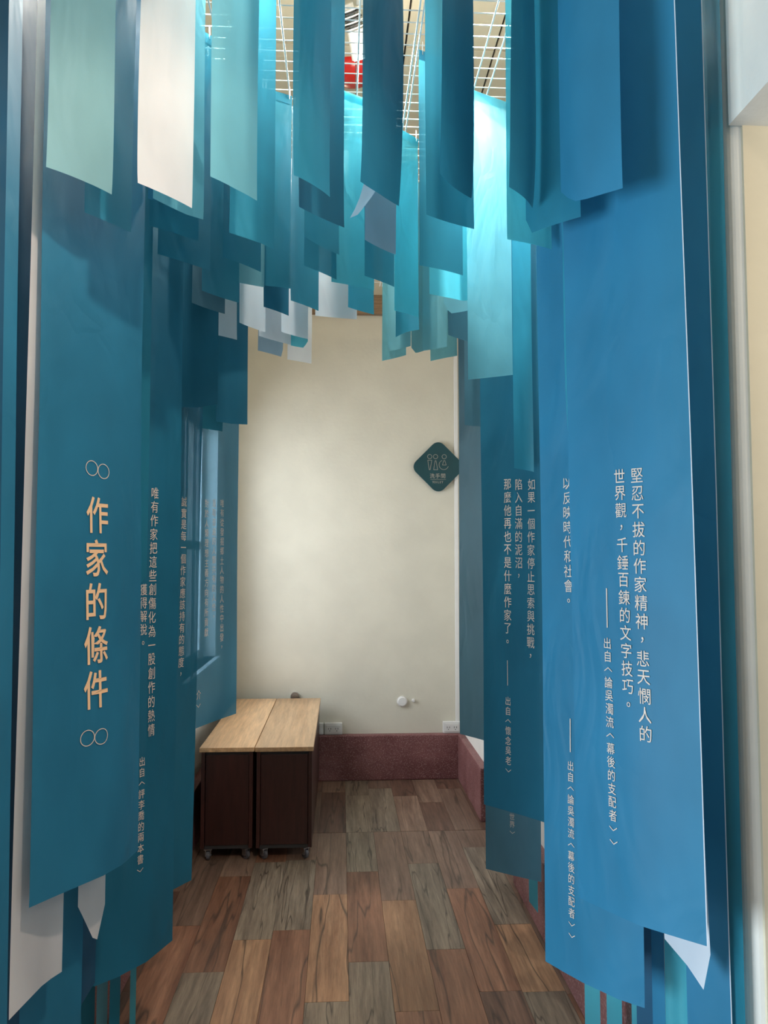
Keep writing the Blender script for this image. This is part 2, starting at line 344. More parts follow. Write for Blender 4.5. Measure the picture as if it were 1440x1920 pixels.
tag(link('pipe_cap', tomesh(bm, 'pipe_cap'), m_steel, None, (p.x, 5.31, p.z - .02)), 'small steel pipe cap peeping above the back edge of the right cabinet', 'pipe cap')
# ------------------------------------------------------------------ cabinets
def caster(parent, x, y, ang):
    bm = bmesh.new(); bx(bm, -.02, .02, -.02, .02, .050, .055); bx(bm, -.014, -.010, -.015, .012, .018, .052); bx(bm, .010, .014, -.015, .012, .018, .052)
    cyl(bm, (-.015, -.004, .022), (.015, -.004, .022), .004, seg=8)
    c = link('caster', tomesh(bm, 'caster'), m_steel, parent, (x, y, 0)); c.rotation_euler.z = ang
    bm = bmesh.new(); cyl(bm, (-.009, -.004, .022), (.009, -.004, .022), .022, seg=20)
    bmesh.ops.bevel(bm, geom=[e for e in bm.edges if len(e.link_faces) == 2 and abs(e.calc_face_angle(0)) > 1], offset=.003, segments=2, affect='EDGES')
    link('wheel', tomesh(bm, 'wheel'), m_rubber, c)
def cabinet(pl, pr, Yf, Yb, label, zt=.556):
    x0 = at(pl, 1393, Yf).x; x1 = at(pr, 1393, Yf).x; cx = (x0 + x1) / 2; h = (x1 - x0) / 2
    t = empty('rolling_cabinet', (cx, Yf, 0), label, 'cabinet', 'rolling cabinets against the left wall')
    D = Yb - Yf
    bm = bmesh.new(); bx(bm, -h, h, 0, D, zt - .022, zt, .003); link('tabletop', tomesh(bm, 'tabletop'), m_beech, t)
    b_ = h - .008; zt2 = zt - .022
    for s in (-1, 1):
        bm = bmesh.new(); bx(bm, *(sorted((s * b_, s * (b_ - .018)))), .012, D - .01, .062, zt2, .001); link('side_panel', tomesh(bm, 'side_panel'), m_mahog, t)
    bm = bmesh.new(); bx(bm, -b_ + .020, b_ - .020, .020, .038, .075, zt2 - .018, .002); link('front_panel', tomesh(bm, 'front_panel'), m_mahog, t)
    bm = bmesh.new(); bx(bm, -b_ + .018, b_ - .018, .026, D - .02, .056, .074); bx(bm, -b_ + .018, b_ - .018, .026, .04, zt2 - .018, zt2); bx(bm, -b_ + .018, b_ - .018, D - .03, D - .012, .06, zt2)
    link('frame', tomesh(bm, 'frame'), m_dark, t)
    for x in (-b_ + .035, b_ - .035):
        for y in (.045, D - .05): caster(t, x, y, rnd.uniform(-.9, .9))
cabinet(374, 477, 3.92, 5.25, 'dark rolling cabinet with pale beech top, the left one beside the plinth')
cabinet(478, 588, 3.915, 5.25, 'dark rolling cabinet with pale beech top, the right one beside open floor')
# ------------------------------------------------------------------ wire grid, spotlight, red unit
GZ = 3.07
grid = empty('wire_grid', (0, 2.75, GZ), 'white wire mesh rack hung under the ceiling carrying all the banners', 'rack')
bm = bmesh.new(); cyl(bm, (-.77, 0, 0), (.80, 0, 0), .002, seg=6); me_t = tomesh(bm, 'cross_wire'); me_t.materials.append(m_wire)
y = 1.42
while y < 4.35:
    link('cross_wire', me_t, None, grid, (0, y - 2.75, .004)); y += .05
bm = bmesh.new(); cyl(bm, (0, -1.38, 0), (0, 1.62, 0), .0028, seg=8); me_l = tomesh(bm, 'long_wire'); me_l.materials.append(m_wire)
for x in (-.765, -.58, -.38, -.18, .048, .219, .232, .439, .489, .65, .79): link('long_wire', me_l, None, grid, (x, 0, 0))
bm = bmesh.new(); cyl(bm, (0, 0, 0), (0, 0, ZC - GZ), .002, seg=6); me_h = tomesh(bm, 'hanger'); me_h.materials.append(m_cord)
for x in (-.58, .048, .65):
    for yy in (1.7, 2.75, 3.9): link('hanger', me_h, None, grid, (x, yy - 2.75, 0))
def spotlight(loc, yawd, label, tilt=50):
    t = empty('track_spotlight', loc, label, 'spotlight', 'white spotlights above the wire rack')
    d = Vector((math.sin(yawd) * math.cos(math.radians(tilt)), math.cos(yawd) * math.cos(math.radians(tilt)), -math.sin(math.radians(tilt))))
    bm = bmesh.new(); cyl(bm, -d * .01, d * .075, .030, .042, 24); link('lamp_head', tomesh(bm, 'lamp_head'), m_white, t)
    bm = bmesh.new(); cyl(bm, d * .0755, d * .078, .036, seg=24); link('lamp_face', tomesh(bm, 'lamp_face'), m_glow, t)
    for i in range(7):
        bm = bmesh.new(); cyl(bm, -d * (.016 + i * .009), -d * (.020 + i * .009), .036, seg=20); link('cooling_fin', tomesh(bm, 'cooling_fin'), m_dark if i % 2 else m_white, t)
    bm = bmesh.new(); cyl(bm, -d * .09, d * 0, .018, seg=14); link('core', tomesh(bm, 'core'), m_white, t)
    bm = bmesh.new(); hgt = ZC - loc[2]; cyl(bm, (.045, 0, 0), (.045, 0, hgt), .006); bx(bm, .0, .09, -.04, .04, hgt - .03, hgt, .004); bx(bm, .036, .050, -.008, .008, -.01, .01); link('bracket', tomesh(bm, 'bracket'), m_white, t)
lp = at(668, 62, 2.60)
spotlight(tuple(lp), .5, 'white finned spotlight shining above the rack at the centre', 45)
spotlight((-.45, 1.90, 3.30), -.3, 'white spotlight above the upper left banners', 60)
spotlight((.50, 1.98, 3.31), .1, 'added white spotlight out of view above the upper right banners', 55)  # fixture added above the frame to go with the added banner beam
p = at(660, 134, 3.05)
t = empty('fire_extinguisher_pod', (p.x, 3.05, p.z), 'glossy red fire extinguishing pod under the ceiling beyond the rack', 'extinguisher')
bm = bmesh.new(); bmesh.ops.create_uvsphere(bm, u_segments=28, v_segments=16, radius=.085)
for v_ in bm.verts: v_.co.x *= 1.1; v_.co.z *= .62
link('pod_body', tomesh(bm, 'pod_body', True), m_red, t)
bm = bmesh.new(); cyl(bm, (-.02, 0, .05), (-.02, 0, .085), .03, seg=18); link('neck', tomesh(bm, 'neck'), m_dark, t)
bm = bmesh.new(); bx(bm, -.055, .02, -.03, .03, .085, .15, .004); bx(bm, -.03, -.01, -.01, .01, .15, ZC - p.z); link('bracket', tomesh(bm, 'bracket'), m_white, t)
# ------------------------------------------------------------------ toilet sign
def dorn(bm, pts, r=.0016, closed=False):
    q = list(pts) + ([pts[0]] if closed else [])
    for a, c in zip(q, q[1:]):
        a = Vector(a); c = Vector(c); d = (c - a); n = Vector((-d.z, 0, d.x)).normalized() * r; e = d.normalized() * r * .5
        vs = [bm.verts.new(v_) for v_ in (a + n - e, c + n + e, c - n + e, a - n - e)]; bm.faces.new(vs)
sp = at(822, 875, YB - .03)
sign = empty('toilet_sign', (sp.x, YB - .015, sp.z), 'dark teal rounded diamond toilet sign on the cream end wall', 'sign')
R = .172; rr = .055
pts = []
for k in range(4):
    a0 = math.pi / 2 * k; c_ = Vector((math.cos(a0), math.sin(a0))) * (R - rr * 1.0)
    for i in range(-6, 7):
        a = a0 + math.pi / 4 * i / 6; pts.append(c_ + Vector((math.cos(a), math.sin(a))) * rr)
bm = bmesh.new(); f0 = [bm.verts.new((q.x, 0, q.y)) for q in pts]; f1 = [bm.verts.new((q.x, -.010, q.y)) for q in pts]
bm.faces.new(f0); bm.faces.new(list(reversed(f1)))
for i in range(len(pts)): j = (i + 1) % len(pts); bm.faces.new((f0[i], f1[i], f1[j], f0[j]))
bmesh.ops.recalc_face_normals(bm, faces=bm.faces); link('plate', tomesh(bm, 'plate'), m_sign, sign)
bm = bmesh.new(); cyl(bm, (0, 0.014, 0), (0, 0, 0), .03, seg=12); link('standoff', tomesh(bm, 'standoff'), m_dark, sign)
bm = bmesh.new(); u = .0405 * 2 / 9 / 1.0  # metres per photo pixel at the wall ~ .0037
U = YB / FPX
def sxy(cx, cy): return ((cx - 745) / 9 * U, -.0112, -(cy - 672) / 9 * U)   # 9x zoom coordinates
for cx in (598, 698, 846): dorn(bm, [sxy(cx + 37 * math.cos(a * math.pi / 8), 500 + 37 * math.sin(a * math.pi / 8)) for a in range(16)], .0016, True)
dorn(bm, [sxy(565, 562), sxy(635, 562), sxy(605, 724), sxy(590, 724)], .0014, True)
dorn(bm, [sxy(690, 570), sxy(706, 570), sxy(734, 724), sxy(665, 724)], .0014, True)
dorn(bm, [sxy(840, 565), sxy(856, 565), sxy(880, 642), sxy(814, 642)], .0014, True)
dorn(bm, [sxy(838 + 80 * math.cos(math.radians(a)), 640 + 80 * math.sin(math.radians(a))) for a in range(18, 250, 10)], .0014)
dorn(bm, [sxy(610, 890), sxy(872, 890)], .0008)
link('pictogram', tomesh(bm, 'pictogram'), m_signink, sign)
# ------------------------------------------------------------------ glyph meshes
glyphs = {}
def glyph(ch, bold=0.0):
    k = (ch, bold)
    if k in glyphs: return glyphs[k]
    cu = bpy.data.curves.new('g', 'FONT'); cu.body = ch; cu.size = 1; cu.resolution_u = 2; cu.offset = bold
    o = bpy.data.objects.new('g', cu); C.objects.link(o)
    bpy.context.view_layer.update()
    me = bpy.data.meshes.new_from_object(o.evaluated_get(bpy.context.evaluated_depsgraph_get()))
    vs = [v_.co.copy() for v_ in me.vertices]; fs = [tuple(p_.vertices) for p_ in me.polygons]
    bpy.data.objects.remove(o); bpy.data.curves.remove(cu); bpy.data.meshes.remove(me)
    if vs:
        x0, x1 = min(v_.x for v_ in vs), max(v_.x for v_ in vs); y0, y1 = min(v_.y for v_ in vs), max(v_.y for v_ in vs)
        cx, cy = (x0 + x1) / 2, (y0 + y1) / 2
        vs = [(v_.x - cx, v_.y - cy) for v_ in vs]
        if ch in '〈〉': vs = [(b_, -a_) for a_, b_ in vs]
    glyphs[k] = (vs, fs); return glyphs[k]
def flat_text(txt, cx, cy, size, parent, mat, spacing=1.0, bold=0):
    V, F = [], []
    n = len(txt)
    for i, ch in enumerate(txt):
        vs, fs = glyph(ch, bold); o = len(V); ox = cx + (i - (n - 1) / 2) * size * spacing
        V += [(ox + a_ * size, -.0112, cy + b_ * size) for a_, b_ in vs]; F += [tuple(o + q for q in f) for f in fs]
    me = bpy.data.meshes.new('lettering'); me.from_pydata(V, [], F); link('lettering', me, mat, parent)
q = sxy(735, 828); flat_text('洗手間', q[0], q[2], .036, sign, m_signink, 1.05)
q = sxy(733, 936); flat_text('TOILET', q[0], q[2], .021, sign, m_signink, .62)
# ------------------------------------------------------------------ banners
bm = bmesh.new(); bmesh.ops.create_circle(bm, segments=8, radius=.001)
bm.free()
bm = bmesh.new()
ring = [Vector((0, .006 * math.cos(a * math.pi / 4), .020 + .022 * math.sin(a * math.pi / 4))) for a in range(9)]
tube(bm, ring, .0012, 5); me_tie = tomesh(bm, 'tie'); me_tie.materials.append(m_wire)
TOP = 3.04
class Ban: pass
def banner(fab, pts, Y, label, ys=None, kick=(0, 0), wob=.004, bow=.01, lean=(0, 0), top=TOP, group=None, seed=None, edge=False, name='hanging_banner', cat='banner'):
    """pts: photo pixels of the bottom hem, left to right; Y: depth of its first corner (m); ys: a depth for each corner"""
    if ys: P = [at(px, py, yy) for (px, py), yy in zip(pts, ys)]
    else:
        if Y is None: Y = 1235 / (1045 - pts[0][1])
        P0 = at(*pts[0], Y); P = [P0] + [atz(px, py, P0.z) for px, py in pts[1:]]
    rs = random.Random(seed if seed is not None else int(pts[0][0] * 7 + pts[0][1] * 13))
    ph = [rs.uniform(0, 6.28) for _ in range(6)]; fq = [rs.uniform(1.2, 2.4), rs.uniform(2.5, 4.2), rs.uniform(5, 8)]
    L = [0]
    for a, c in zip(P, P[1:]): L.append(L[-1] + math.hypot(c.x - a.x, c.y - a.y))
    W = L[-1]
    chord = Vector((P[-1].x - P[0].x, P[-1].y - P[0].y, 0)); n = Vector((chord.y, -chord.x, 0)).normalized()
    kd = chord.normalized()
    org = Vector(((P[0].x + P[-1].x) / 2, (P[0].y + P[-1].y) / 2, min(p_.z for p_ in P)))
    def hem(s):
        s = max(-.02, min(1.02, s)) * W
        for i in range(len(P) - 1):
            if s <= L[i + 1] or i == len(P) - 2:
                f = (s - L[i]) / max(1e-6, L[i + 1] - L[i]); return P[i].lerp(P[i + 1], f)
    def surf(s, z):
        h_ = hem(s); t = (z - h_.z) / (top - h_.z); t = max(0, t)
        p_ = Vector((h_.x, h_.y, z))
        up_ = z - h_.z
        # straight (chord) at the top, hem shape at the bottom
        c_ = P[0].lerp(P[-1], s); f = min(1, up_ / 1.2) if len(P) > 2 else 0
        f = f * f * (3 - 2 * f)
        p_.x += (c_.x - h_.x) * f; p_.y += (c_.y - h_.y) * f
        env = math.sin(min(1, t * 1.0) * math.pi) ** .5 if t < 1 else 0
        wv = math.sin(fq[0] * z + ph[0] + s * 1.2) + .5 * math.sin(fq[1] * z + ph[1] - s * 2.2) + .25 * math.sin(fq[2] * z + ph[2] + s * 3)
        p_ += n * (wob * wv * (env * .85 + .15 * (1 - t)))
        p_ += n * (bow * (rs_b) * (4 * s * (1 - s) - .5) * (1 - t * .6))
        p_ += kd * (wob * .5 * math.sin(fq[0] * 1.3 * z + ph[3]) * min(1, up_ * 3) * (1 - t))
        k = math.exp(-(up_ / .10) ** 1.0) if kick != (0, 0) else 0
        if kick != (0, 0): p_ += Vector((-kick[0], -kick[1], 0)) * (1 - k)
        p_ += Vector((lean[0], lean[1], 0)) * t
        return p_
    rs_b = rs.choice((-1, 1)) * rs.uniform(.5, 1)
    ns = max(6, int(W / .03)); 
    hz = top - org.z; nt_ = max(14, int(hz / .045))
    V, F = [], []
    for j in range(nt_ + 1):
        g = (j / nt_) ** 1.25
        for i in range(ns + 1):
            h_ = hem(i / ns); z = h_.z + (top - h_.z) * g
            V.append(surf(i / ns, z) - org)
    for j in range(nt_):
        for i in range(ns):
            a = j * (ns + 1) + i; F.append((a, a + 1, a + ns + 2, a + ns + 1))
    me = bpy.data.meshes.new(name); me.from_pydata(V, [], F)
    for p_ in me.polygons: p_.use_smooth = True
    o = link(name, me, FAB[fab], None, org); tag(o, label, cat, group)
    # top hem: doubled fold, and two white ties up to the rack
    hV, hF = [], []
    for i in range(ns + 1):
        s_ = i / ns; a = surf(s_, top) - org; b_ = surf(s_, top - .030) - org
        hV += [a + n * .0015, b_ + n * .0015]
    for i in range(ns): hF.append((2 * i, 2 * i + 1, 2 * i + 3, 2 * i + 2))
    me = bpy.data.meshes.new('top_hem'); me.from_pydata(hV, [], hF); link('top_hem', me, FAB[fab], o)
    for s_ in (.08, .92): link('tie', me_tie, None, o, surf(s_, top - .012) - org)
    if edge:
        eV, eF = [], []
        for j in range(nt_ + 1):
            z = hem(1).z + (top - hem(1).z) * j / nt_; a = surf(1, z) - org
            eV += [a + n * .0006, a + kd * .0022 + n * .0006]
        for j in range(nt_): eF.append((2 * j, 2 * j + 1, 2 * j + 3, 2 * j + 2))
        me = bpy.data.meshes.new('cut_edge'); me.from_pydata(eV, [], eF); link('cut_edge', me, FAB['white'], o)['label'] = 'thin white cut edge'
    B = Ban(); B.o, B.surf, B.n, B.kd, B.P, B.W, B.org = o, surf, n, kd, P, W, org
    # front side = the side facing the near room
    B.front = -1 if n.y > 0 else 1
    return B
def onplane(B, px, py):
    d = ray(px, py); P0 = B.P[0]; q_ = Vector((0, 0, H)); nn = B.n
    for _ in range(3):
        t = (P0 - q_).dot(nn) / d.dot(nn); X = q_ + d * t
        s = (X - B.P[0]).dot(B.kd) / (B.P[-1] - B.P[0]).xy.length
        sp_ = B.surf(s, X.z); P0 = sp_
    return s, X.z
def put(B, V2, F2, mat, s0, z0, name='lettering'):
    """V2: metres right/up from the anchor on the cloth"""
    Wc = (B.P[-1] - B.P[0]).xy.length
    V = [B.surf(s0 + a_ / Wc, z0 + b_) + B.n * (.0022 * B.front) - B.org for a_, b_ in V2]
    me = bpy.data.meshes.new(name); me.from_pydata(V, [], F2); return link(name, me, mat, B.o)
def column(B, txt, top_px, bot_px, mat, fill=.86, xs=.82, bold=0.0):
    s0, z0 = onplane(B, *top_px); s1, z1 = onplane(B, *bot_px); n_ = len(txt); pitch = (z0 - z1) / n_
    Wc = (B.P[-1] - B.P[0]).xy.length
    V, F = [], []
    for i, ch in enumerate(txt):
        vs, fs = glyph(ch, bold); f = (i + .5) / n_; sz = pitch * fill / .93
        cs = (s1 - s0) * Wc * f; o = len(V)
        V += [(cs + a_ * sz * xs, -(i + .5) * pitch + b_ * sz) for a_, b_ in vs]; F += [tuple(o + q for q in f_) for f_ in fs]
    put(B, V, F, mat, s0, z0)
def line(B, a, b_, mat, wd=.0012):
    s0, z0 = onplane(B, *a); s1, z1 = onplane(B, *b_); h = z0 - z1
    put(B, [(-wd, 0), (wd, 0), (wd, -h), (-wd, -h)], [(0, 1, 2, 3)], mat, (s0 + s1) / 2, z0, 'printed_rule')
def rings(B, c, rx, rz, gap, tilt=0):
    s0, z0 = onplane(B, *c); V, F = [], []
    for sg in (-1, 1):
        o = len(V); nn = 28
        for i in range(nn):
            a = 2 * math.pi * i / nn
            for q in (1, .90): V.append((sg * gap + rx * q * math.cos(a), rz * q * math.sin(a) + sg * gap * tilt))
        for i in range(nn): j = (i + 1) % nn; F.append((o + 2 * i, o + 2 * j, o + 2 * j + 1, o + 2 * i + 1))
    put(B, V, F, m_text2, s0, z0, 'ring_ornament')
GL, GR, GU = 'long banners along the left side', 'long banners along the right side', 'short banners hanging overhead'
# --- left long banners
L1 = banner('left', [(52, 1702), (193, 1643), (232, 1620), (257, 1594)], 1.62, 'wide petrol blue banner with large peach title of five characters', group=GL, lean=(-.014, 0), wob=.004, bow=.006)
column(L1, '作家的條件', (183, 926), (179, 1334), m_text, .84, .80, .012)
rings(L1, (183, 881), .0190, .0175, .0185, -.10); rings(L1, (176, 1382), .0190, .0175, .0185, -.10)
L2 = banner('deep', [(176, 1850), (220, 1833), (277, 1803), (323, 1763)], 2.146, 'dark blue quotation banner half hidden behind the title banner', group=GL, wob=.003, bow=.004)
column(L2, '唯有作家把這些創傷化為一股創作的熱情', (290, 912), (282, 1382), m_text2)
column(L2, '獲得解脫。', (268, 1093), (267, 1218), m_text2)
column(L2, '出自〈評李喬的兩本書〉', (265, 1418), (261, 1642), m_text2)
L3 = banner('deep', [(262, 1706), (325, 1668), (358, 1650)], 2.46, 'dark blue banner with one line of text, third from the front on the left', group=GL, lean=(.03, 0), wob=.003, bow=.004)
column(L3, '誠實是每一個作家應該持有的態度，', (342, 930), (336, 1275), m_text2)
L4 = banner('sheer', [(366, 1366), (442, 1338)], 3.0, 'blue banner over the left cabinet with three lines of text, lit through by the window', group=GL, wob=.002, bow=.004)
column(L4, '唯有從發掘鄉土人物的人性中出發，', (416, 935), (415, 1222), m_text2)
column(L4, '覓取普遍的人類共有的人性，', (401, 935), (400, 1165), m_text2)
column(L4, '對於人類理想主義方向有所貢獻', (387, 935), (386, 1195), m_text2)
column(L4, '介〉', (372, 1292), (371, 1334), m_text2)
W0 = banner('cream', [(17, 1913), (85, 1842), (116, 1822)], 1.615, 'white banner behind the title banner, its pointed foot showing at bottom left', group=GL, wob=.002, bow=.0)
banner('navy', [(-25, 1975), (36, 1950)], None, 'very dark navy banner strip left of the white strip', ys=[1.64, 1.77], group=GL, wob=.002, bow=0, lean=(-.01, 0))
banner('left', [(-22, 1965), (13, 1955)], None, 'mid blue narrow strip second from the left edge', ys=[1.52, 1.58], group=GL, wob=.002, bow=0, lean=(-.032, 0))
banner('navy', [(-90, 1960), (-16, 1955)], None, 'dark teal strip at the very left edge', ys=[1.42, 1.48], group=GL, wob=.002, bow=0, lean=(-.03, 0))
banner('teal', [(215, 1120), (258, 1100), (275, 1082)], None, 'teal banner edge with rounded foot between title and quotation banners', ys=[2.02, 2.06, 2.10], group=GL, wob=.001, bow=0)
banner('navy', [(100, 1935), (147, 1893), (178, 1842)], None, 'dark navy banner foot between the two white feet at bottom left', ys=[1.93, 2.00, 2.08], group=GL, wob=.002, bow=0)
banner('cream', [(146, 1700), (154, 1716), (180, 1772), (197, 1695)], None, 'small white pointed banner foot below the title banner', ys=[1.86, 1.87, 1.90, 1.93], group=GL, wob=.001, bow=0)
banner('left', [(15, 1990), (85, 1960), (150, 1920)], None, 'blue banner hanging lowest at bottom left behind the white foot', ys=[1.78, 1.86, 1.95], group=GL, wob=.003)
for i, (a, c, fb, d) in enumerate([(150, 176, 'teal', 'first'), (179, 200, 'seab', 'second'), (203, 223, 'teal', 'third'), (241, 253, 'aqua', 'fourth')]):
    banner(fb, [(a, 1985), (c, 1968)], None, 'narrow teal strip near the floor at lower left, %s from the left' % d, ys=[2.34, 2.38], group='narrow strips near the floor', wob=.001, bow=0)
banner('deep', [(333, 763), (372, 764), (408, 758)], None, 'dark blue shorter banner in front of the third left banner', ys=[2.50, 2.50, 2.50], group=GL, wob=.003, bow=.0)
banner('deep', [(405, 790), (436, 795), (464, 796)], None, 'dark banner ending above the cabinet banner, with pale edge facing the end wall', ys=[2.82, 2.86, 2.90], group=GL, wob=.003, bow=0)
banner('teal', [(378, 803), (417, 809)], None, 'teal banner hem just behind the dark banner above the text', ys=[2.90, 2.96], group=GL, wob=.002, bow=0)
# --- right long banners
R1 = banner('blue', [(1085, 1683), (1200, 1735), (1325, 1775)], 1.70, 'bright blue foremost right banner with three lines of pale text', group=GR, lean=(-.024, .004), wob=.003, bow=.005, edge=True)
column(R1, '堅忍不拔的作家精神，悲天憫人的', (1200, 874), (1214, 1394), m_text2)
column(R1, '世界觀，千錘百鍊的文字技巧。', (1167, 876), (1182, 1338), m_text2)
line(R1, (1141, 1103), (1143, 1177), m_text2)
column(R1, '出自〈論吳濁流〈幕後的支配者〉〉', (1142, 1194), (1153, 1592), m_text2)
R2 = banner('blue', [(1023, 1802), (1057, 1823), (1094, 1844), (1161, 1875), (1209, 1890)], 1.98, 'blue banner reaching lowest behind the foremost right banner', group=GR, wob=.003, bow=.004)
column(R2, '以反映時代和社會。', (1064, 893), (1067, 1140), m_text2)
line(R2, (1069, 1347), (1070, 1410), m_text2)
column(R2, '出自〈論吳濁流〈幕後的支配者〉〉', (1070, 1425), (1073, 1765), m_text2)
R3 = banner('deep', [(908, 1508), (1015, 1540), (1045, 1552)], 2.76, 'darker blue right banner with three lines of text, third from the front', group=GR, wob=.003, bow=.004)
column(R3, '如果一個作家停止思索與挑戰，', (997, 896), (995, 1242), m_text2)
column(R3, '陷入自滿的泥沼，', (973, 896), (973, 1092), m_text2)
column(R3, '那麼他再也不是什麼作家了。', (952, 896), (952, 1215), m_text2)
line(R3, (952, 1238), (952, 1285), m_text2)
column(R3, '出自〈懷念吳老〉', (953, 1305), (954, 1454), m_text2)
R4 = banner('slate', [(911, 1629), (1015, 1654)], 2.98, 'grey teal banner hem showing below the darker blue right banner', group=GR, wob=.002, bow=.003)
column(R4, '世界〉', (960, 1523), (961, 1568), m_text2)
banner('slate', [(863, 1376), (903, 1387), (935, 1397)], 3.25, 'slate blue banner farthest back on the right, beside the toilet sign', group=GR, wob=.002, bow=.003)
banner('slate', [(872, 797), (903, 800)], None, 'short grey blue strip above the slate banner on the right', ys=[3.0, 2.95], group=GR, wob=.001)
banner('aqua', [(1066, 822), (1080, 832), (1110, 836)], None, 'turquoise banner edge peeping out left of the foremost right banner', ys=[1.86, 1.83, 1.80], group=GR, wob=.001, bow=0, kick=(.008, 0))
banner('blue', [(1296, 2030), (1376, 2060)], None, 'blue strip right of the foremost right banner with a pale cut edge', lean=(-.012, 0), ys=[1.66, 1.60], group=GR, wob=.002, bow=0, edge=True)
banner('teal', [(1330, 2060), (1403, 2078)], None, 'dark teal strip farthest right, touching the white plaster edge', ys=[1.70, 1.575], group=GR, wob=.002, bow=0, lean=(.0, -.00))
banner('blue', [(1226, 2000), (1250, 2010)], None, 'narrow blue strip below the foremost right banner', ys=[1.93, 1.90], group=GR, wob=.001, bow=0)
banner('aqua', [(1250, 2000), (1294, 2015)], None, 'turquoise strip at bottom right beneath the white tip', ys=[1.86, 1.82], group=GR, wob=.001, bow=0)
banner('white', [(1246, 1760), (1290, 1812), (1323, 1862), (1332, 1790)], None, 'white pointed banner tip under the foremost right banner', ys=[1.62, 1.58, 1.555, 1.545], group=GR, wob=.001, bow=0, lean=(-.06, .02))
banner('navy', [(1196, 2000), (1232, 2010)], None, 'dark navy strip between the two blue ones at lower right', ys=[2.00, 1.97], group=GR, wob=.001, bow=0)
banner('blue', [(1292, 2050), (1340, 2070)], None, 'blue strip lower right behind the white tip', ys=[1.76, 1.72], group=GR, wob=.001, bow=0)
for a, c, y0, y1, d in [(1098, 1127, 2.18, 2.15, 'first from the left under the lowest right banner'), (1139, 1168, 2.13, 2.10, 'second from the left under the lowest right banner'), (1186, 1216, 2.07, 2.04, 'third from the left under the lowest right banner')]:
    banner('aqua', [(a, 1995), (c, 2005)], None, 'turquoise strip near the floor, %s' % d, ys=[y0, y1], group='narrow strips near the floor', wob=.001, bow=0)
banner('aqua', [(992, 1690), (1009, 1712)], None, 'short turquoise strip beside the plinth under the grey teal hem', ys=[3.10, 3.05], group='narrow strips near the floor', wob=.001, bow=0)
C1 = banner('pale', [(877, 712), (961, 703)], None, 'long crinkled pale turquoise banner lit brightly near its top', ys=[2.42, 2.50], group=GR, wob=.004, bow=.008)
banner('teal', [(966, 878), (1003, 885)], None, 'sheeny teal banner just right of the crinkled one', ys=[2.52, 2.44], group=GR, wob=.003)
# --- overhead banners, front row
A = [
 ('sea', [(88, 312), (150, 339), (211, 364)], 1.50, 'seafoam green banner, leftmost of the front overhead row'),
 ('cream', [(260, 342), (310, 366), (361, 390)], 1.55, 'pinkish white banner in the front overhead row'),
 ('seab', [(396, 330), (440, 355), (484, 376)], 1.62, 'grey teal banner in the front overhead row right of the pinkish white one'),
 ('teal', [(553, 327), (590, 350), (621, 369)], 1.66, 'teal banner with small creases in the front overhead row, left of centre'),
 ('deep', [(674, 341), (712, 362), (746, 387)], 1.64, 'dark blue banner hanging at the centre of the front overhead row'),
 ('deep', [(822, 325), (853, 350), (881, 373)], 1.60, 'dark blue banner with bent foot right of the centre'),
 ('deep', [(957, 350), (980, 370), (1000, 390)], 1.52, 'dark blue narrow banner right of the bright crinkled banner'),
 ('blue', [(1052, 360), (1072, 378), (1090, 376), (1168, 353)], None, 'mid blue banner, rightmost overhead, curling at its left foot'),
]
for i, (f, p_, Y, lb) in enumerate(A):
    if Y is None: banner(f, p_, None, lb, ys=[1.56, 1.52, 1.50, 1.44], group=GU, wob=.003, bow=0)
    else: banner(f, p_, Y, lb, group=GU, wob=.004, bow=.008, kick=((-.008, 0) if i in (4, 5, 6) else (0, 0)))
